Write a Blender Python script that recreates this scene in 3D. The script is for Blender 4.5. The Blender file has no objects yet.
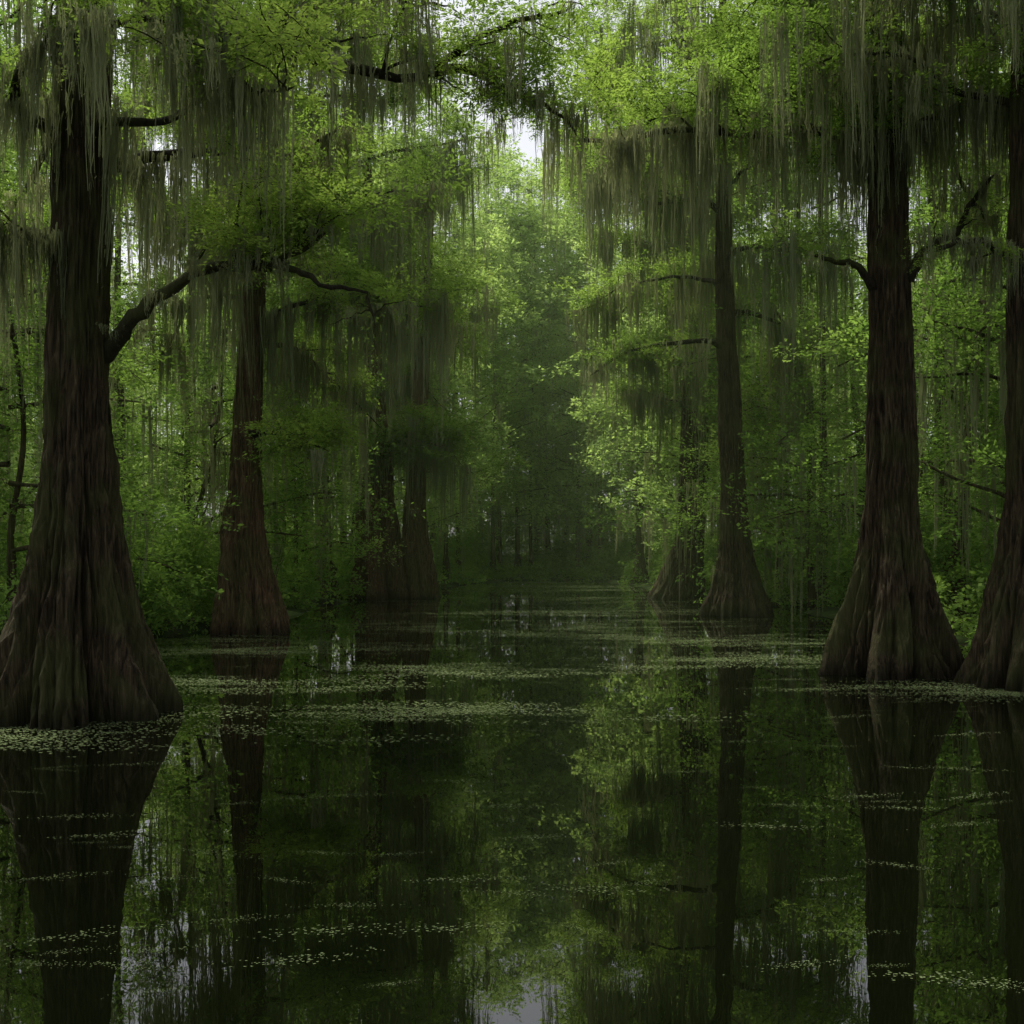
import bpy, math, random
import numpy as np
from mathutils import Vector
random.seed(7); rng=np.random.default_rng(7)
sc=bpy.context.scene
R=math.radians
# ---------------- materials
def newmat(n):
    m=bpy.data.materials.new(n); m.use_nodes=True; nt=m.node_tree; nt.nodes.clear()
    return m,nt,nt.nodes,nt.links
def ramp(N,stops):
    r=N.new('ShaderNodeValToRGB'); e=r.color_ramp.elements
    e[0].position=stops[0][0]; e[0].color=(*stops[0][1],1)
    e[1].position=stops[-1][0]; e[1].color=(*stops[-1][1],1)
    for p,c in stops[1:-1]:
        x=e.new(p); x.color=(*c,1)
    return r
def leafmat(name,stops,trans=0.5,nscale=0.15,tm=(1.65,1.6,1.1,1)):
    m,nt,N,L=newmat(name)
    oi=N.new('ShaderNodeAttribute'); oi.attribute_name='rnd'; geo=N.new('ShaderNodeNewGeometry')
    no=N.new('ShaderNodeTexNoise'); no.inputs['Scale'].default_value=nscale; no.inputs['Detail'].default_value=1
    L.new(geo.outputs['Position'],no.inputs['Vector'])
    a=N.new('ShaderNodeMath'); a.operation='MULTIPLY_ADD'; L.new(oi.outputs['Fac'],a.inputs[0]); a.inputs[1].default_value=.45
    b=N.new('ShaderNodeMath'); b.operation='MULTIPLY_ADD'; L.new(no.outputs['Fac'],b.inputs[0]); b.inputs[1].default_value=1.1; b.inputs[2].default_value=-.28
    L.new(b.outputs[0],a.inputs[2])
    r=ramp(N,stops); L.new(a.outputs[0],r.inputs[0])
    d=N.new('ShaderNodeBsdfDiffuse'); t=N.new('ShaderNodeBsdfTranslucent'); mx=N.new('ShaderNodeMixShader')
    L.new(r.outputs[0],d.inputs[0]); 
    g=N.new('ShaderNodeMixRGB'); g.blend_type='MULTIPLY'; g.inputs[0].default_value=1; g.inputs[2].default_value=tm
    L.new(r.outputs[0],g.inputs[1]); L.new(g.outputs[0],t.inputs[0])
    mx.inputs[0].default_value=trans; L.new(d.outputs[0],mx.inputs[1]); L.new(t.outputs[0],mx.inputs[2])
    o=N.new('ShaderNodeOutputMaterial'); L.new(mx.outputs[0],o.inputs[0]); return m
M_leaf=leafmat('cypress_leaf',[(0,(.08,.15,.03)),(.5,(.155,.25,.052)),(1,(.25,.35,.085))],.55)
M_far=leafmat('forest_leaf_hazed',[(0,(.15,.24,.07)),(.5,(.25,.365,.12)),(1,(.37,.48,.19))],.55,.1)  # far leaves paler and greyer: distance haze and central glow put into the colour
M_bush=leafmat('undergrowth_leaf',[(0,(.075,.15,.03)),(.6,(.16,.27,.06)),(1,(.25,.36,.10))],.5,.3)
M_moss=leafmat('spanish_moss',[(0,(.12,.145,.08)),(.5,(.195,.22,.13)),(1,(.30,.325,.21))],.45,.25)
M_weed=leafmat('duckweed',[(0,(.12,.16,.065)),(1,(.22,.27,.13))],.1,1.0)
def barkmat(name,c0,c1,c2,green=.5):
    m,nt,N,L=newmat(name)
    tc=N.new('ShaderNodeTexCoord'); mp=N.new('ShaderNodeMapping'); mp.inputs['Scale'].default_value=(11,11,1.0)
    L.new(tc.outputs['Object'],mp.inputs[0])
    n1=N.new('ShaderNodeTexNoise'); n1.inputs['Scale'].default_value=1.8; n1.inputs['Detail'].default_value=9; n1.inputs['Roughness'].default_value=.7; n1.inputs['Distortion'].default_value=.5
    L.new(mp.outputs[0],n1.inputs['Vector'])
    r=ramp(N,[(.36,c0),(.54,c1),(.74,c2)]); L.new(n1.outputs['Fac'],r.inputs[0])
    n2=N.new('ShaderNodeTexNoise'); n2.inputs['Scale'].default_value=1.1; n2.inputs['Detail'].default_value=6; L.new(tc.outputs['Object'],n2.inputs['Vector'])
    r2=ramp(N,[(.42,(0,0,0)),(.62,(green,)*3)]); L.new(n2.outputs['Fac'],r2.inputs[0])
    mg=N.new('ShaderNodeMixRGB'); L.new(r2.outputs[0],mg.inputs[0]); L.new(r.outputs[0],mg.inputs[1]); mg.inputs[2].default_value=(.07,.085,.025,1)
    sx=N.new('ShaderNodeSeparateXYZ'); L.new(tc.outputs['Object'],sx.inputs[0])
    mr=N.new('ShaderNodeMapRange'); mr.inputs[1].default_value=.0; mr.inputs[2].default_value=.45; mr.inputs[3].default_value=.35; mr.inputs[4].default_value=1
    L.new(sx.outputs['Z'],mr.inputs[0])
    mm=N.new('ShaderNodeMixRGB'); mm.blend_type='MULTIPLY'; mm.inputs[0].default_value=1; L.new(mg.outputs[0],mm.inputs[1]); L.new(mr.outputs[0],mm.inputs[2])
    p=N.new('ShaderNodeBsdfPrincipled'); L.new(mm.outputs[0],p.inputs['Base Color']); p.inputs['Roughness'].default_value=.9
    p.inputs['Specular IOR Level'].default_value=.15
    bp=N.new('ShaderNodeBump'); bp.inputs['Strength'].default_value=1; bp.inputs['Distance'].default_value=.12
    L.new(n1.outputs['Fac'],bp.inputs['Height']); L.new(bp.outputs[0],p.inputs['Normal'])
    o=N.new('ShaderNodeOutputMaterial'); L.new(p.outputs[0],o.inputs[0]); return m
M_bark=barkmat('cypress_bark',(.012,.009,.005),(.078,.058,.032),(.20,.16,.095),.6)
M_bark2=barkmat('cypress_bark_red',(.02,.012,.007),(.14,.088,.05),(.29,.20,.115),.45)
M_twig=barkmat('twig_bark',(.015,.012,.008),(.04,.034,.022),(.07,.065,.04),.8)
# ---------------- helpers
def mesh_np(name,V,F,mats,fm=None,smooth=False):
    me=bpy.data.meshes.new(name); V=np.asarray(V,dtype=np.float32); F=np.asarray(F,dtype=np.int32)
    k=F.shape[1]
    me.vertices.add(len(V)); me.vertices.foreach_set('co',V.ravel())
    me.loops.add(F.size); me.loops.foreach_set('vertex_index',F.ravel())
    me.polygons.add(len(F)); me.polygons.foreach_set('loop_start',np.arange(0,F.size,k,dtype=np.int32))
    me.polygons.foreach_set('loop_total',np.full(len(F),k,dtype=np.int32))
    for m in mats: me.materials.append(m)
    if fm is not None: me.polygons.foreach_set('material_index',np.asarray(fm,dtype=np.int32))
    me.polygons.foreach_set('use_smooth',np.full(len(F),smooth))
    me.update(calc_edges=True); return me
def obj(name,data,parent=None,loc=(0,0,0)):
    o=bpy.data.objects.new(name,data); sc.collection.objects.link(o); o.location=loc
    if parent: o.parent=parent
    return o
class Acc:
    def __init__(s): s.V=[];s.F=[];s.n=0
    def add(s,V,F): s.V.append(V); s.F.append(F+s.n); s.n+=len(V)
    def mesh(s,name,mats,smooth=True): return mesh_np(name,np.concatenate(s.V),np.concatenate(s.F),mats,None,smooth)
def vnoise(u,v,per,seed):
    r=np.random.default_rng(seed); T=r.random((per,512))
    ui=np.floor(u).astype(int); vi=np.floor(v).astype(int); fu=u-ui; fv=v-vi
    fu=fu*fu*(3-2*fu); fv=fv*fv*(3-2*fv)
    g=lambda a,b:T[a%per,b%512]
    return (g(ui,vi)*(1-fu)+g(ui+1,vi)*fu)*(1-fv)+(g(ui,vi+1)*(1-fu)+g(ui+1,vi+1)*fu)*fv
def grid_faces(nr,nc):
    i=np.arange(nr-1)[:,None]*nc; j=np.arange(nc)[None,:]; j2=(j+1)%nc
    return np.stack([i+j,i+j2,i+nc+j2,i+nc+j],-1).reshape(-1,4)
def tube(acc,pts,r0,r1,sides=8,sub=3,rough=.12,wig=0.,flare=0.):
    P=np.array(pts,float); n=len(P)
    t=np.linspace(0,n-1,(n-1)*sub+1)
    Pe=np.vstack([2*P[0]-P[1],P,2*P[-1]-P[-2]]); out=[]
    for x in t:
        i=min(int(x),n-2); f=x-i; a,b,c,d=Pe[i:i+4]
        out.append(.5*((2*b)+(-a+c)*f+(2*a-5*b+4*c-d)*f*f+(-a+3*b-3*c+d)*f**3))
    C=np.array(out); m=len(C)
    if wig: 
        w=rng.normal(0,wig,(m,3)); w[0]=0; C=C+w
    T=np.gradient(C,axis=0); T/=np.linalg.norm(T,axis=1)[:,None]+1e-9
    ref=np.array([0,0,1.]) if abs(T[:,2]).mean()<.8 else np.array([1.,0,0])
    A=np.cross(T,ref); A/=np.linalg.norm(A,axis=1)[:,None]+1e-9; B=np.cross(T,A)
    rr=(r0+(r1-r0)*np.linspace(0,1,m)**.8); rr[-1]*=.25
    rr=rr*(1+flare*np.exp(-np.arange(m)/2.2))
    th=np.linspace(0,2*np.pi,sides,endpoint=False)
    rad=rr[:,None]*(1+rng.normal(0,rough,(m,sides)))
    V=C[:,None]+rad[...,None]*(np.cos(th)[None,:,None]*A[:,None]+np.sin(th)[None,:,None]*B[:,None])
    acc.add(V.reshape(-1,3),grid_faces(m,sides))
    return C
def trunk(acc,axis,prof,seed,lobes=10,lobe_amp=.3,nth=380,nz=280,flute_h=2.0):
    z0,z1=prof[0][0],prof[-1][0]
    z=z0+(z1-z0)*np.linspace(0,1,nz)**1.6
    az=[a[0] for a in axis]
    cx=np.interp(z,az,[a[1] for a in axis]); cy=np.interp(z,az,[a[2] for a in axis])
    k=np.ones(9)/9
    cx=np.convolve(np.pad(cx,4,'edge'),k,'valid'); cy=np.convolve(np.pad(cy,4,'edge'),k,'valid')
    r=np.interp(z,[p[0] for p in prof],[p[1] for p in prof]); r=np.convolve(np.pad(r,4,'edge'),k,'valid')
    th=np.linspace(0,2*np.pi,nth,endpoint=False); rs=np.random.default_rng(seed)
    Z,TH=np.meshgrid(z,th,indexing='ij')
    la=np.linspace(0,2*np.pi,lobes,endpoint=False)+rs.normal(0,.16,lobes); lw=rs.uniform(.07,.16,lobes); lh=rs.uniform(.45,1.2,lobes)
    cr=np.zeros_like(Z)
    for q,(a,w,h) in enumerate(zip(la,lw,lh)):
        wob=.07*np.sin(Z*(.7+.1*q)+seed+q)+.04*np.sin(Z*2.3+q*2)
        d=np.abs((TH+wob-a+np.pi)%(2*np.pi)-np.pi)
        cr+=h*(np.exp(-d/w)*.75+.45*np.exp(-(d/(w*2.2))**2))*np.exp(-np.clip(Z,0,None)/(flute_h*(.6+1.2*h)))
    for q in range(lobes*3):
        a=rs.uniform(0,2*np.pi); hh=rs.uniform(.15,.5); wob=.08*np.sin(Z*1.3+q)
        d=np.abs((TH+wob-a+np.pi)%(2*np.pi)-np.pi); cr+=hh*np.exp(-d/.035)*np.exp(-np.clip(Z-rs.uniform(0,3),0,None)/2.5)
    u=TH/(2*np.pi)
    def ridg(per,zs,s,warp):
        n=vnoise(u*per+warp,Z*zs+50,per,s); return 1-np.abs(2*n-1)
    wp=(vnoise(u*8,Z*1.2,8,seed+5)-.5)*1.5
    bark=ridg(34,1.0,seed+1,wp*1.3)*.5+ridg(84,2.2,seed+2,wp*2)*.5
    big=vnoise(u*6,Z*.6,6,seed+3)-.5
    rad=r[:,None]*(1.10-lobe_amp*cr+.16*big)+ (bark-.5)*.15*np.clip(r[:,None]/.5,.55,1.2)
    V=np.stack([cx[:,None]+rad*np.cos(TH),cy[:,None]+rad*np.sin(TH),Z],-1)
    acc.add(V.reshape(-1,3),grid_faces(nz,nth))
# ---------------- instance sources
def src(collname,meshes):
    c=bpy.data.collections.new(collname)
    for i,m in enumerate(meshes):
        o=bpy.data.objects.new(f'{collname}_{i}',m); c.objects.link(o)
    return c
def spray(name,seed,mat,ntw=15,per=34,ls=.12,flat=.32,lw=.42,tws=4):
    r=np.random.default_rng(seed); V=[];F=[];fm=[]
    def quad(c,d,s,l,w):
        n=len(V); V.extend([c,c+d*l*.5+s*w*.5,c+d*l,c+d*l*.5-s*w*.5]); F.append((n,n+1,n+2,n+3))
    for i in range(ntw):
        a=r.uniform(0,2*np.pi); L=r.uniform(.45,1.2); z0=r.normal(0,flat*.6)
        st=np.array([r.normal(0,.12),r.normal(0,.12),z0*.4]); d=np.array([np.cos(a),np.sin(a),r.normal(0,.22)]); end=st+d*L+np.array([0,0,z0*.6])
        side=np.array([-np.sin(a),np.cos(a),0])
        mid=(st+end)/2+np.array([0,0,.1*r.random()])
        for k in range(tws):
            t=k/tws; p=(1-t)**2*st+2*t*(1-t)*mid+t*t*end; t2=t+1/tws; q=(1-t2)**2*st+2*t2*(1-t2)*mid+t2*t2*end
            dd=q-p; l=np.linalg.norm(dd); quad(p,dd/l,np.array([-dd[1],dd[0],.5*l])/l,l*1.05,.014); fm.append(1)
        for j in range(per):
            t=r.uniform(.15,1)**.8; p=(1-t)**2*st+2*t*(1-t)*mid+t*t*end
            sg=r.choice([-1,1]); off=r.random()**.7*.28*(1.1-t*.6)
            dir_=d*.6+side*sg*r.uniform(.5,1.1)+r.normal(0,.28,3); dir_/=np.linalg.norm(dir_)
            c=p+dir_*off+np.array([0,0,-.25*off*off+r.normal(0,.03)])
            s=np.cross(dir_,r.normal(0,.6,3)+np.array([0,0,1])); s/=np.linalg.norm(s)+1e-6
            l=ls*r.uniform(.5,1.25); quad(c,dir_,s,l,l*lw*r.uniform(.7,1.3)); fm.append(0)
    return mesh_np(name,V,F,[mat,M_twig],fm)
def mossm(name,seed,n=24,w=.28,K=8,wid=(.010,.022),fz=.5):
    r=np.random.default_rng(seed); V=[];F=[];pend=[]
    nc=r.integers(3,6); cc=[(r.normal(0,w*1.0),r.normal(0,w*.5),r.uniform(.35,1.0)) for _ in range(nc)]
    for i in range(n):
        cx,cy,cl=cc[r.integers(nc)]
        x=cx+r.normal(0,w*.22);y=cy+r.normal(0,w*.22)
        L=cl*r.uniform(.3,1); top=r.uniform(-.02,.05)
        th=r.uniform(0,np.pi); wd=r.uniform(*wid); px,py=x,y
        for k in range(K):
            t=k/(K-1); z=top-L*t
            px+=r.normal(0,.014)+(cx-px)*.12; py+=r.normal(0,.014)+(cy-py)*.12
            ww=wd*(1-.65*t); a=th+t*2; s=np.array([np.cos(a),np.sin(a),0])*ww
            c=np.array([px,py,z]); nn=len(V); V.extend([c-s,c+s])
            if k: F.append((nn-2,nn-1,nn+1,nn))
            if r.random()<fz: 
                b=r.uniform(0,6.28); l=r.uniform(.02,.08); c2=c+np.array([0,0,-r.random()*.03]); e=c+np.array([np.cos(b)*l,np.sin(b)*l,-r.uniform(.015,.08)])
                pend.append((c2,e,b))
        for c,e,b in pend:
            nn=len(V); s=np.array([-np.sin(b),np.cos(b),0])*.008; V.extend([c-s,c+s,e+s*.5,e-s*.5]); F.append((nn,nn+1,nn+2,nn+3))
        pend.clear()
    return mesh_np(name,V,F,[M_moss])
C_spray=src('leaf_spray',[spray(f'leaf_spray_{i}',10+i,M_leaf,15,32,.12,.32,.38,3) for i in range(6)])
C_mid=src('young_tree_spray',[spray(f'young_tree_spray_{i}',60+i,M_bush,13,24,.105,.4,.45,2) for i in range(5)])
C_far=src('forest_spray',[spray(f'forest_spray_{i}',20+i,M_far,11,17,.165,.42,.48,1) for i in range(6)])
C_bush=src('bush_spray',[spray(f'bush_spray_{i}',40+i,M_bush,10,16,.17,.6,.5,1) for i in range(5)])
C_moss=src('moss_strands',[mossm(f'moss_strands_{i}',70+i) for i in range(12)])
C_mossf=src('far_moss_strands',[mossm(f'far_moss_strands_{i}',170+i,16,.25,6,(.012,.026),.3) for i in range(10)])
def weedm(seed):
    r=np.random.default_rng(seed);V=[];F=[]
    for i in range(120):
        x,y=r.normal(0,.42),r.normal(0,.3); s=r.uniform(.006,.018); n=len(V); a0=r.uniform(0,6)
        for k in range(6):
            a=a0+k*np.pi/3; V.append((x+s*np.cos(a)*r.uniform(.8,1.2),y+s*np.sin(a)*1.6,.004+.0004*(i%7)))
        F.append(tuple(range(n,n+6)))
    return mesh_np('weed',V,F,[M_weed])
C_weed=src('duckweed_patch',[weedm(i+90) for i in range(4)])
def make_gn(coll):
    g=bpy.data.node_groups.new('scatter_'+coll.name,'GeometryNodeTree')
    g.interface.new_socket('Geometry',in_out='INPUT',socket_type='NodeSocketGeometry')
    g.interface.new_socket('Geometry',in_out='OUTPUT',socket_type='NodeSocketGeometry')
    N=g.nodes;L=g.links; i=N.new('NodeGroupInput');o=N.new('NodeGroupOutput')
    ip=N.new('GeometryNodeInstanceOnPoints'); ci=N.new('GeometryNodeCollectionInfo'); ci.inputs['Collection'].default_value=coll
    ci.inputs['Separate Children'].default_value=True; ci.inputs['Reset Children'].default_value=True
    def na(n,t): x=N.new('GeometryNodeInputNamedAttribute'); x.data_type=t; x.inputs['Name'].default_value=n; return [s for s in x.outputs if s.enabled][0]
    e=N.new('FunctionNodeEulerToRotation')
    L.new(i.outputs[0],ip.inputs['Points']); L.new(ci.outputs[0],ip.inputs['Instance']); ip.inputs['Pick Instance'].default_value=True
    L.new(na('idx','INT'),ip.inputs['Instance Index']); L.new(na('rot','FLOAT_VECTOR'),e.inputs[0]); L.new(e.outputs[0],ip.inputs['Rotation'])
    L.new(na('scl','FLOAT_VECTOR'),ip.inputs['Scale'])
    ra=N.new('FunctionNodeRandomValue'); st=N.new('GeometryNodeStoreNamedAttribute'); st.data_type='FLOAT'; st.domain='INSTANCE'; st.inputs['Name'].default_value='rnd'
    L.new(ip.outputs[0],st.inputs['Geometry']); L.new([s for s in ra.outputs if s.enabled][0],[s for s in st.inputs if s.name=='Value' and s.enabled][0])
    rz=N.new('GeometryNodeRealizeInstances'); L.new(st.outputs[0],rz.inputs[0]); L.new(rz.outputs[0],o.inputs[0]); return g
GN={c.name:make_gn(c) for c in (C_spray,C_mid,C_far,C_bush,C_moss,C_mossf,C_weed)}
class Scatter:
    def __init__(s): s.p=[];s.r=[];s.s=[]
    def add(s,p,r,sc_): s.p.append(tuple(p)); s.r.append(r); s.s.append(sc_)
    def leaf(s,p,k,tilt=.3): 
        s.add(p,(random.gauss(0,tilt),random.gauss(0,tilt),random.uniform(0,6.28)),(k,k,k*random.uniform(.8,1.3)))
    def moss(s,p,w,l): s.add(p,(random.gauss(0,.03),random.gauss(0,.03),random.uniform(0,6.28)),(w,w,l))
    def build(s,name,coll,parent=None):
        if not s.p: return None
        me=bpy.data.meshes.new(name); me.vertices.add(len(s.p)); me.vertices.foreach_set('co',np.array(s.p,np.float32).ravel())
        a=me.attributes.new('rot','FLOAT_VECTOR','POINT'); a.data.foreach_set('vector',np.array(s.r,np.float32).ravel())
        a=me.attributes.new('scl','FLOAT_VECTOR','POINT'); a.data.foreach_set('vector',np.array(s.s,np.float32).ravel())
        a=me.attributes.new('idx','INT','POINT'); a.data.foreach_set('value',rng.integers(0,1000,len(s.p)).astype(np.int32)%len(coll.objects))
        o=obj(name,me,parent); md=o.modifiers.new('scatter','NODES'); md.node_group=GN[coll.name]; return o
# ---------------- limbs
def rand_limb(p0,az,L,up=.35,droop=.5,n=7):
    P=[np.array(p0,float)]; a=az; e=up
    for i in range(n-1):
        a+=random.gauss(0,.25); e+=random.gauss(0,.2)-droop/n
        P.append(P[-1]+L/(n-1)*np.array([math.cos(a)*math.cos(e),math.sin(a)*math.cos(e),math.sin(e)]))
    return P
def dress(acc,fo,mo,pts,r0,r1,nsub=8,fk=.9,sublen=1.6,mossn=14,mossl=(.6,2.2),leafn=3,sides=9,mossw=1.,tmin=.25,up=.15):
    C=tube(acc,pts,r0,min(r1,.035),sides,4,.1,.02,.6)
    m=len(C)
    allc=[C]
    for i in range(nsub):
        t=random.uniform(tmin,1); k=min(int(t*(m-1)),m-2); d=C[k+1]-C[k]; az=math.atan2(d[1],d[0])+random.choice([-1,1])*random.uniform(.5,1.3)
        sl=sublen*random.uniform(.5,1.2); sp=rand_limb(C[k],az,sl,up+random.uniform(-.2,.5),.5,5)
        rr=r0+(r1-r0)*t; S=tube(acc,sp,max(rr*.4,.012),.006,5,2,.1,.01); allc.append(S)
        for j in range(leafn):
            q=S[random.randint(len(S)//3,len(S)-1)]
            fo.leaf(q+np.array([random.gauss(0,.2),random.gauss(0,.2),random.gauss(0.08,.12)]),fk*random.uniform(.6,1.15))
    for i in range(mossn):
        S=random.choice(allc) if random.random()<.55 else C
        k=random.randint(int(len(S)*.15),len(S)-1)
        base=S[k]; big=random.random()**1.3
        for q in range(random.randint(1,3)):
            mo.moss(base+np.array([random.gauss(0,.15),random.gauss(0,.15),0]),mossw*random.uniform(.55,1.1),(mossl[0]+(mossl[1]-mossl[0])*big)*random.uniform(.6,1.15))
    return C
def tree(name,axis,prof,seed,mat,limbs,gen,lobes=10,amp=.3,extra=None,res=(380,280),fluteh=2.0,far=False):
    e=obj(name,None); e.empty_display_size=.5
    x0,y0=axis[0][1],axis[0][2]; e.location=(x0,y0,0)
    bark=Acc(); tw=Acc(); fo=Scatter(); mo=Scatter()
    trunk(bark,axis,prof,seed,lobes,amp,*res,fluteh)
    if extra: extra(bark,tw,fo,mo)
    for l in limbs: dress(tw,fo,mo,**l)
    g=gen
    for i in range(g['n']):
        z=g['z0']+(g['z1']-g['z0'])*((i+random.random())/g['n'])
        az=[a[0] for a in axis]; px=np.interp(z,az,[a[1] for a in axis]);py=np.interp(z,az,[a[2] for a in axis])
        a=i*2.4+random.uniform(-.5,.5)
        L=g['L']*random.uniform(.6,1.15); 
        dress(tw,fo,mo,rand_limb((px,py,z),a,L,g.get('up',.35),.6),r0=g.get('r',.09)*random.uniform(.6,1.2),r1=.015,nsub=g.get('nsub',8),fk=g.get('fk',.9),sublen=g.get('sl',1.6),mossn=g.get('mn',12),mossl=g.get('ml',(.6,2.2)),mossw=g.get('mw',1.),leafn=g.get('ln',3))
    inv=(-x0,-y0,0)
    for o in (obj('trunk',bark.mesh('trunk',[mat]),e,inv),obj('branches',tw.mesh('branches',[M_twig]),e,inv),fo.build('foliage',C_spray,e),mo.build('spanish_moss',C_mossf if far else C_moss,e)):
        if o: o.location=inv
    return e
T='bald_cypress_tree'
tree(T,[(-.6,-6.05,13.75),(3,-6.0,13.75),(8,-5.95,13.8),(16,-5.8,14)],[(-.6,1.68),(.1,1.42),(.6,1.17),(1.3,.86),(2.3,.60),(3.6,.44),(5,.38),(7,.34),(11,.3),(17,.2)],1,M_bark,[
 dict(pts=[(-5.85,13.95,4.85),(-5.4,13.7,5.15),(-4.95,13.4,5.5),(-4.45,13.2,5.75),(-3.9,13.1,5.98),(-3.4,13.0,5.95),(-2.9,12.9,6.05),(-2.4,12.9,6.35)],r0=.12,r1=.05,nsub=13,fk=.6,sublen=1.3,mossn=30,mossl=(.15,.7),leafn=3,tmin=.5,mossw=.5,up=.95),
 dict(pts=[(-3.3,13.0,5.97),(-2.8,12.8,5.85),(-2.3,12.7,5.6),(-1.85,12.6,5.5),(-1.75,12.6,5.1)],r0=.05,r1=.012,nsub=3,fk=.35,sublen=.6,mossn=4,mossl=(.3,1.2),leafn=1,mossw=.5),
 dict(pts=[(-5.9,13.8,10.6),(-5,13.9,10.1),(-3.7,14,9.5),(-2.7,14,9.1),(-1.6,14,8.9),(-1.0,14,9.05),(-.2,14,9.6),(.8,14.1,9.9)],r0=.12,r1=.03,nsub=15,fk=.65,sublen=1.5,mossn=34,mossl=(.5,2.4),leafn=3,mossw=.65,up=.45),
 dict(pts=[(-1.2,14,9.0),(-.6,14.6,9.25),(.1,15,9.1),(.6,15,8.9),(1.0,15,8.5)],r0=.06,r1=.02,nsub=6,fk=.55,sublen=1.0,mossn=16,mossl=(.4,1.6),leafn=3,mossw=.55,up=.4),
 dict(pts=[(-5.9,13.9,7.6),(-5.2,15,8.2),(-4.2,16,8.7),(-3.6,16,8.6),(-2.75,16,9.0)],r0=.09,r1=.03,nsub=7,fk=.6,sublen=1.2,mossn=28,mossl=(.6,2.6),leafn=2,mossw=.7),
 dict(pts=[(-6.1,13.7,6.4),(-6.7,13.4,6.6),(-7.3,13.2,6.5),(-8,13,6.7)],r0=.07,r1=.03,nsub=6,fk=.5,sublen=1.,mossn=24,mossl=(.8,2.6),leafn=2,mossw=.7),
 dict(pts=[(-6.0,13.8,7.9),(-6.6,13.2,8.2),(-5.8,12.4,8.5),(-4.6,12.0,8.6),(-3.4,11.9,8.5)],r0=.08,r1=.03,nsub=9,fk=.5,sublen=1.,mossn=30,mossl=(.8,2.4),leafn=3,mossw=.6,up=.5),
 ],dict(n=12,z0=7.8,z1=16,L=6,nsub=8,fk=.75,mn=20,ml=(.8,3.2),mw=.7,ln=2),lobes=13,amp=.44,fluteh=2.9)
tree(T,[(-.6,-7.5,28.5),(3,-7.7,28.5),(9,-7.4,28.6),(18,-7.2,29)],[(-.6,1.4),(.1,1.17),(1,.88),(2.4,.63),(4,.46),(6,.37),(9.5,.27),(14,.22),(20,.12)],2,M_bark2,[
 dict(pts=[(-7.6,28.4,5.6),(-6.8,27.8,5.6),(-5.8,27.3,5.3),(-4.9,27,5.0)],r0=.08,r1=.02,nsub=9,fk=.9,sublen=1.6,mossn=8,mossl=(.6,2),leafn=3),
 dict(pts=[(-7.5,28.6,8.6),(-6.4,28.4,9.2),(-5.0,28.2,9.5),(-3.4,28,9.4),(-2.0,28,9.0)],r0=.09,r1=.02,nsub=13,fk=1.,sublen=1.8,mossn=40,mossl=(1,5.0),leafn=2,mossw=.8),
 ],dict(n=15,z0=8,z1=20,L=6,nsub=7,fk=1.05,mn=20,ml=(1.5,5.8),mw=.9,ln=2),lobes=10,amp=.42,res=(240,200),fluteh=2.9)
def t3x(b,tw,fo,mo):
    trunk(b,[(-.6,-4.7,51.3),(4,-5.0,51),(20,-4.2,51)],[(-.6,1.3),(.2,1.05),(2,.75),(5,.45),(10,.35),(22,.15)],31,8,.3,120,140)
tree(T,[(-.6,-6.6,51),(6,-6.9,51),(22,-7.4,51)],[(-.6,1.9),(.2,1.6),(2,1.25),(5,.9),(8,.6),(12,.4),(24,.15)],3,M_bark2,[
 dict(pts=[(-6.8,50.5,7.0),(-5.8,49.5,7.8),(-4.5,49,7.8),(-3.2,49,7.4)],r0=.1,r1=.02,nsub=9,fk=1.5,sublen=2.2,mossn=18,mossl=(1.5,4),leafn=3,mossw=1.4),
 dict(pts=[(-6.9,50.5,6.8),(-7.8,49,7.6),(-9,48,7.6)],r0=.1,r1=.02,nsub=7,fk=1.5,sublen=2.2,mossn=14,mossl=(1.5,4),leafn=3,mossw=1.4),
 ],dict(n=18,z0=8,z1=24,L=7,nsub=7,fk=1.5,sl=2.4,mn=20,ml=(2,6.5),mw=1.4,ln=2),lobes=12,amp=.42,extra=t3x,res=(160,180),fluteh=6,far=True)
tree(T,[(-.6,8.35,36.7),(3,8.2,36.7),(12,7.8,36.8),(22,7.8,37)],[(-.6,1.55),(.1,1.28),(.9,.9),(2.2,.54),(4,.43),(8,.36),(13,.26),(23,.1)],4,M_bark,[
 dict(pts=[(8,36.6,9.7),(7.0,36.4,10),(5.0,36,9.7),(3.8,35.8,9.3),(2.8,35.6,8.6)],r0=.11,r1=.03,nsub=6,fk=.8,sublen=1.2,mossn=8,mossl=(.6,2.5),leafn=2),
 ],dict(n=15,z0=11,z1=23,L=6.5,nsub=7,fk=1.2,sl=2,mn=20,ml=(1.5,5.8),mw=1.2,ln=2),lobes=10,amp=.4,res=(220,200),fluteh=2.2,far=True)
def t5x(b,tw,fo,mo):
    trunk(b,[(-.6,9.1,52),(6,9.8,52),(20,10,52)],[(-.6,1.0),(.2,.8),(2,.5),(6,.35),(22,.12)],51,8,.3,100,120)
tree(T,[(-.6,8.0,51),(3,8.9,51),(10,9.1,51),(22,8.7,51)],[(-.6,1.4),(.1,1.15),(1,.85),(3,.5),(8,.38),(23,.12)],5,M_bark,[],
 dict(n=17,z0=9,z1=24,L=7,nsub=6,fk=1.5,sl=2.4,mn=19,ml=(2,6.5),mw=1.4,ln=2),lobes=8,amp=.38,extra=t5x,res=(140,160),far=True)
def t6x(b,tw,fo,mo):
    trunk(b,[(3,7.0,18.6),(6,7.38,18.5),(9,7.5,18.5)],[(3,.3),(6,.23),(8.1,.16),(8.5,.11)],61,7,.05,90,120)
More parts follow.
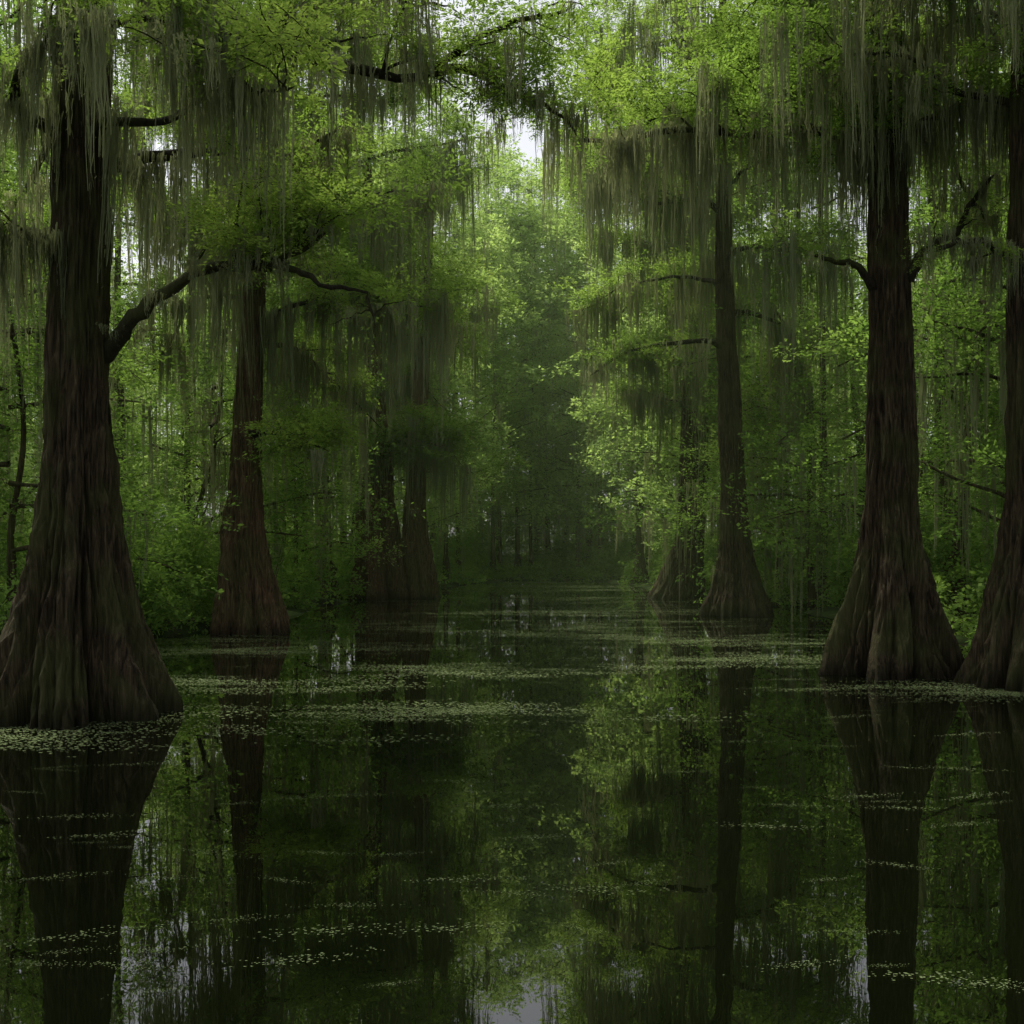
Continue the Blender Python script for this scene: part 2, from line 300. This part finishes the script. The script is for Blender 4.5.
tree(T,[(-.6,7.0,18.6),(3,7.05,18.6),(8,7.0,18.6),(16,6.9,18.6)],[(-.6,1.6),(.05,1.3),(.6,1.06),(1.4,.77),(2.4,.54),(3.4,.43),(5,.37),(8.2,.3),(10.5,.24),(17,.14)],6,M_bark,[
 dict(pts=[(7.0,18.7,6.9),(6.65,18.5,7.2),(6.3,18.4,7.55),(5.95,18.4,7.62),(5.55,18.4,7.68)],r0=.09,r1=.05,nsub=2,fk=.3,sublen=.5,mossn=2,mossl=(.2,.6),leafn=1,mossw=.5),
 dict(pts=[(7.3,18.5,7.3),(7.6,18.4,7.8),(8.15,18.3,8.15),(8.4,18.2,8.7),(8.8,18.2,9.15)],r0=.09,r1=.03,nsub=4,fk=.4,sublen=.8,mossn=10,mossl=(.4,1.6),leafn=1,mossw=.6),
 dict(pts=[(7,18.6,9.2),(6.6,18.4,9.7),(5.4,18.2,9.95),(4.2,18.1,9.8),(3,18,9.85),(1.8,18,9.6),(1.0,18,9.75)],r0=.11,r1=.03,nsub=21,fk=.7,sublen=1.8,mossn=58,mossl=(.6,3.2),leafn=3,mossw=.7,tmin=.1,up=.45),
 dict(pts=[(7,18.6,10.5),(6.2,19.4,11.2),(5,20,11.4),(3.6,20.5,11.5),(2.6,21,11.1)],r0=.1,r1=.03,nsub=15,fk=.8,sublen=1.8,mossn=32,mossl=(.8,3.4),leafn=3,mossw=.75,tmin=.1,up=.4),
 dict(pts=[(7,18.6,9.6),(7.6,18.4,10.2),(8.4,18.2,10.35),(9.4,18,10.2)],r0=.09,r1=.03,nsub=8,fk=.7,sublen=1.2,mossn=40,mossl=(.8,3.4),leafn=3,mossw=.7),
 ],dict(n=11,z0=10.5,z1=16.5,L=6,nsub=8,fk=.85,mn=16,ml=(.8,3.2),mw=.75,ln=2),lobes=13,amp=.44,fluteh=2.7)
tree(T,[(-.6,8.75,16.9),(3,8.85,16.9),(8,8.8,16.9),(16,8.9,16.9)],[(-.6,1.6),(.05,1.3),(.6,1.05),(1.4,.76),(2.4,.54),(3.4,.43),(5,.36),(8.2,.33),(10.5,.3),(17,.16)],7,M_bark,[
 dict(pts=[(8.8,16.8,6.8),(8.3,16.7,7.2),(7.8,16.6,7.4),(7.2,16.5,7.35),(6.9,16.5,7.2)],r0=.08,r1=.03,nsub=4,fk=.4,sublen=.7,mossn=12,mossl=(.4,1.8),leafn=1,mossw=.6),
 ],dict(n=9,z0=8.5,z1=16,L=4,nsub=6,fk=.7,mn=24,ml=(.8,3.6),mw=.75,ln=2),lobes=12,amp=.44,fluteh=2.7)
# ---------------- channel / terrain
yk=[-60,5,15,23,28,35,45,52,60,68,76,84,88,400]
xl=[-22,-20,-14,-10.5,-9.3,-8.3,-8,-8.2,-6.5,-5,-3.2,-1.2,1,1]
xr=[26,20,15,11,10.2,11.5,11,10.3,9.2,8.8,8.2,7,4.5,4.5]
def bankdist(x,y):
    l=np.interp(y,yk,xl)+.5*np.sin(y*.7)+.25*np.sin(y*1.9+1); r=np.interp(y,yk,xr)+.5*np.sin(y*.6+2)+.25*np.sin(y*2.1)
    return np.maximum(l-x,x-r)
YE=87
def gz(x,y):
    d=np.maximum(bankdist(x,y),(y-YE)*.8)
    return np.interp(d,[-3,-.5,.4,2,12,60],[-.9,-.25,.06,.22,.5,1.2])+.10*np.sin(x*.9+np.sin(y*.5))*np.sin(y*.8)*(d>-1)
gx=np.concatenate([[-900,-400,-200],np.linspace(-110,110,260),[200,400,900]]); gy=np.concatenate([[-900,-300],np.linspace(-60,190,280),[300,500,900]])
X,Y=np.meshgrid(gx,gy,indexing='ij'); Z=gz(X,Y)
nr,nc=X.shape; i=np.arange(nr-1)[:,None]*nc; j=np.arange(nc-1)[None,:]
F=np.stack([i+j,i+nc+j,i+nc+j+1,i+j+1],-1).reshape(-1,4)
m,nt,N,L=newmat('forest_floor')
n=N.new('ShaderNodeTexNoise'); n.inputs['Scale'].default_value=.8; n.inputs['Detail'].default_value=9; g=N.new('ShaderNodeNewGeometry'); L.new(g.outputs['Position'],n.inputs['Vector'])
r=ramp(N,[(.35,(.018,.016,.009)),(.55,(.03,.05,.012)),(.75,(.06,.10,.02))]); L.new(n.outputs[0],r.inputs[0])
p=N.new('ShaderNodeBsdfPrincipled'); p.inputs['Roughness'].default_value=.95; p.inputs['Specular IOR Level'].default_value=.1; L.new(r.outputs[0],p.inputs['Base Color'])
b=N.new('ShaderNodeBump'); b.inputs['Distance'].default_value=.1; L.new(n.outputs[0],b.inputs['Height']); L.new(b.outputs[0],p.inputs['Normal'])
o=N.new('ShaderNodeOutputMaterial'); L.new(p.outputs[0],o.inputs[0])
obj('ground',mesh_np('ground',np.stack([X,Y,Z],-1).reshape(-1,3),F,[m],None,True))
m,nt,N,L=newmat('swamp_water')
g=N.new('ShaderNodeNewGeometry'); mp=N.new('ShaderNodeMapping'); mp.inputs['Scale'].default_value=(1,.5,1); L.new(g.outputs['Position'],mp.inputs[0])
n=N.new('ShaderNodeTexNoise'); n.inputs['Scale'].default_value=3; n.inputs['Detail'].default_value=3; L.new(mp.outputs[0],n.inputs['Vector'])
b=N.new('ShaderNodeBump'); b.inputs['Strength'].default_value=1; b.inputs['Distance'].default_value=.0007; L.new(n.outputs[0],b.inputs['Height'])
p=N.new('ShaderNodeBsdfPrincipled'); p.inputs['Base Color'].default_value=(.0022,.0034,.001,1); p.inputs['Roughness'].default_value=.008; p.inputs['IOR'].default_value=1.7
L.new(b.outputs[0],p.inputs['Normal']); o=N.new('ShaderNodeOutputMaterial'); L.new(p.outputs[0],o.inputs[0])
obj('swamp_water',mesh_np('water',[(-150,-150,0),(150,-150,0),(150,150,0),(-150,150,0)],[(0,1,2,3)],[m]))
# ---------------- background forest
tw=Acc(); fo=Scatter(); mo=Scatter(); fm_=Scatter()
pos=[(-7.5,28.5),(-6,51),(8.3,36.7),(8.5,51)]
def forest_tree(x,y,H,r0=None,zlo=None,nl=None):
    r0=r0 or random.uniform(.16,.42); lx,ly=(random.gauss(0,.8),random.gauss(0,.8))
    g0=float(gz(x,y))-.3
    P=[(x,y,g0),(x+lx*.2,y+ly*.2,g0+H*.3),(x+lx*.5+random.gauss(0,.3),y+ly*.5,g0+H*.6),(x+lx,y+ly,g0+H)]
    tube(tw,P,r0,.05,9,6,.06); tube(tw,[(x,y,g0),(x,y,g0+.9),(x+lx*.1,y,g0+2.6)],r0*2.3,r0*.9,11,4,.14)
    ks=1.05+y*.012; nl=nl or random.randint(10,13); near=y<50
    zlo=zlo or random.uniform(.12,.38)*H; d=float(bankdist(x,y))
    for i in range(nl):
        z=zlo+(H-zlo)*(i+random.random())/nl; t=z/H
        az=random.uniform(0,6.28); lm=1
        if d<6 and random.random()<.45: az=math.atan2(0,-x+3)+random.gauss(0,.5); lm=1.4 if y>40 else 1
        Lb=random.uniform(2.5,5.5)*(1.1-.5*t)*lm
        lp=rand_limb((x+lx*t,y+ly*t,z),az,Lb,.3,.5,5); C=tube(tw,lp,.07,.02,5,2)
        for q in range(5):
            k=random.randint(2,len(C)-1); (fm_ if near else fo).leaf(C[k]+np.array([random.gauss(0,.8),random.gauss(0,.8),random.gauss(0,.4)]),ks*random.uniform(.6,1.15))
        for q in range(random.randint(1,5)):
            k=random.randint(1,len(C)-1); mo.moss(C[k],ks*random.uniform(.5,.9),random.uniform(1.2,5.5))
cnt=0;tries=0
while cnt<120 and tries<9000:
    tries+=1
    y=random.uniform(22,108); x=random.uniform(-.6*y-6,.6*y+6)
    d=max(float(bankdist(x,y)),(y-YE-2)*.8)
    if d<.8: continue
    if any((x-a)**2+(y-b_)**2<(3.2+y*.02)**2 for a,b_ in pos): continue
    pos.append((x,y)); cnt+=1
    forest_tree(x,y,random.uniform(21,33) if y>32 else random.uniform(15,22))
for x,y,H in [(-9,66,32),(-6.5,76,32),(-4.5,84,34),(-1,91,36),(3.5,95,38),(8,91,37),(11,80,34),(12,70,32),(11.5,62,32),(-1.5,99,41),(5.5,101,42),(-7,92,38),(2,107,44),(10,99,41),(-4,108,44),(7.5,110,45),(14,90,38),(-13,84,36),(.5,94,34),(6,92,34)]:
    forest_tree(x,y,H,random.uniform(.15,.3),random.uniform(3,7),19)
for x,y,H in [(-9.6,36,12),(-9.3,43,13),(-10.8,33,10),(-9.2,57,15),(-7.5,62,14),(12.3,41,12),(12.4,31,10),(12.5,47,14),(10.8,57,15),(-12.5,25,9),(13.5,26,9)]:
    forest_tree(x,y,H,.1,2.2,10)
# two big bank trees whose upper limbs reach over the channel
for x,y,H,s_ in [(-9.3,50,30,1),(11.6,55,31,-1)]:
    forest_tree(x,y,H,.4,9,10)
    for z in (19,21.5,24,26.5):
        C=tube(tw,rand_limb((x,y,z),(0 if s_>0 else math.pi)+random.gauss(0,.25),random.uniform(8,11),.15,.3,7),.14,.03,6,3)
        for q in range(13):
            k=random.randint(5,len(C)-1); fo.leaf(C[k]+np.array([random.gauss(0,1),random.gauss(0,1),random.gauss(0,.5)]),random.uniform(1.,1.8))
        for q in range(9):
            k=random.randint(3,len(C)-1); mo.moss(C[k],random.uniform(.8,1.4),random.uniform(1.5,5))
for x,y,H in [(-11,-6,18),(10,-9,18)]:  # unseen trees behind the camera, added to shade the near trunks
    forest_tree(x,y,H,.4,7,14)
e=obj('distant_forest',None)
for i in range(1750):
    u=random.uniform(-1,1)
    if random.random()<.62: x=u*80; y=random.uniform(110,126); z=random.random()**1.1*(42 if abs(x)<32 else 30)+.5
    else:
        y=random.uniform(50,115); x=math.copysign(random.uniform(.5*y,.62*y+10),u); z=random.random()*26+.5
    fo.leaf((x,y,z),random.uniform(2.0,3.4),.5)
for i in range(220):
    fo.leaf((random.uniform(-26,30),random.uniform(101,109),random.random()*7+.3),random.uniform(1.6,2.6),.5)
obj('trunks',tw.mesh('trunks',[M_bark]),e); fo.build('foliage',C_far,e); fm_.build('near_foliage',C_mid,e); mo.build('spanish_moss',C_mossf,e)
# undergrowth
us=Scatter(); k=0
while k<740:
    y=random.uniform(17,95) if random.random()<.75 else random.uniform(85,100); x=random.uniform(-.6*y-4,.6*y+4)
    d=max(float(bankdist(x,y)),(y-YE)*.8)
    if d<-.1 or (d>7 and random.random()<.6): continue
    k+=1; hgt=random.uniform(.5,3.2)*(.5 if d<1 else 1)
    if abs(x-3)<5 and 84<y<91: hgt=.4
    if random.random()<.2 and d>2: hgt*=2
    rad=random.uniform(.7,1.6)
    for q in range(int(4+hgt*3.5)):
        zz=random.random()**.8*hgt; a=random.uniform(0,6.28); rr=rad*math.sqrt(random.random())*(1.1-.6*zz/hgt)
        us.leaf((x+rr*math.cos(a),y+rr*math.sin(a),max(float(gz(x,y)),0)+zz+.15),random.uniform(.45,.95)*(1+y*.006),.5)
us.build('undergrowth_shrubs',C_bush)
# duckweed
dw=Scatter()
centers=[(-6,12.6,2),(-6,17,1.6),(-7,26,2.5),(-5,31,3),(-6,23,1.6),(-2,45,5),(3,50,6),(2,62,5),(6,40,3),(5,33,3),(7.5,17,1.6),(9.5,15.8,1.4),(4,27,2),(-3,24,2),(6,25,2),(3,70,4),(0,38,3),(-1,19,1.5),(2,80,3),(1,29,3),(-1.5,14,1.2),(5,21,1.6)]
for i in range(900):
    c=random.choice(centers); x=c[0]+random.gauss(0,c[2]); y=c[1]+random.gauss(0,c[2]*.4)
    if bankdist(x,y)>.3 or y<10.5: continue
    s=random.uniform(.3,1.0)*max(1,y/26); dw.add((x,y,0),(0,0,random.uniform(-.3,.3)),(s*1.7,s*.6,1))
for i in range(260):
    y=5+45*random.random()**1.4; x=random.uniform(-.5*y,.5*y); s=random.uniform(.12,.4); dw.add((x,y,0),(0,0,random.uniform(-.4,.4)),(s*1.8,s*.45,1))
dw.build('duckweed',C_weed)
# thin green haze over the far channel
vm,nt,N,L=newmat('mist'); v=N.new('ShaderNodeVolumeScatter')
v.inputs['Color'].default_value=(.66,.9,.42,1); v.inputs['Density'].default_value=.0011; v.inputs['Anisotropy'].default_value=.2
o=N.new('ShaderNodeOutputMaterial'); L.new(v.outputs[0],o.inputs['Volume'])
a,bx=-70,70; y0=20
V=[(a,y0,.05),(bx,y0,.05),(bx,125,.05),(a,125,.05),(a,y0,30),(bx,y0,30),(bx,125,30),(a,125,30)]
obj('mist',mesh_np('mist',V,[(0,3,2,1),(4,5,6,7),(0,1,5,4),(1,2,6,5),(2,3,7,6),(3,0,4,7)],[vm]))
# ---------------- light
w=bpy.data.worlds.new('World'); sc.world=w; w.use_nodes=True; nt=w.node_tree; N=nt.nodes; L=nt.links; N.clear()
sk=N.new('ShaderNodeTexSky'); sk.sky_type='NISHITA'; sk.sun_disc=False; sk.sun_elevation=R(66); sk.sun_rotation=R(-40); sk.dust_density=3
hs=N.new('ShaderNodeHueSaturation'); hs.inputs['Saturation'].default_value=.2; hs.inputs['Value'].default_value=1.25; L.new(sk.outputs[0],hs.inputs['Color'])
bg=N.new('ShaderNodeBackground'); bg.inputs[1].default_value=.15; L.new(hs.outputs[0],bg.inputs[0]); o=N.new('ShaderNodeOutputWorld'); L.new(bg.outputs[0],o.inputs[0])
s=bpy.data.lights.new('sun','SUN'); s.energy=5; s.angle=R(14); s.color=(1,.96,.84); so=obj('sun',s); so.rotation_euler=(R(-24),0,R(40)); so.location=(0,40,60)
cam=bpy.data.cameras.new('camera'); co=obj('camera',cam); co.location=(0,0,2.2); co.rotation_euler=(R(90),0,0); cam.lens=35.156; cam.sensor_width=36; cam.shift_y=.042; cam.clip_end=3000; cam.clip_start=.05
sc.camera=co
sc.view_settings.view_transform='Standard'; sc.view_settings.look='None'; sc.view_settings.exposure=0
print('inst',len(fo.p),len(mo.p),len(us.p),len(dw.p))
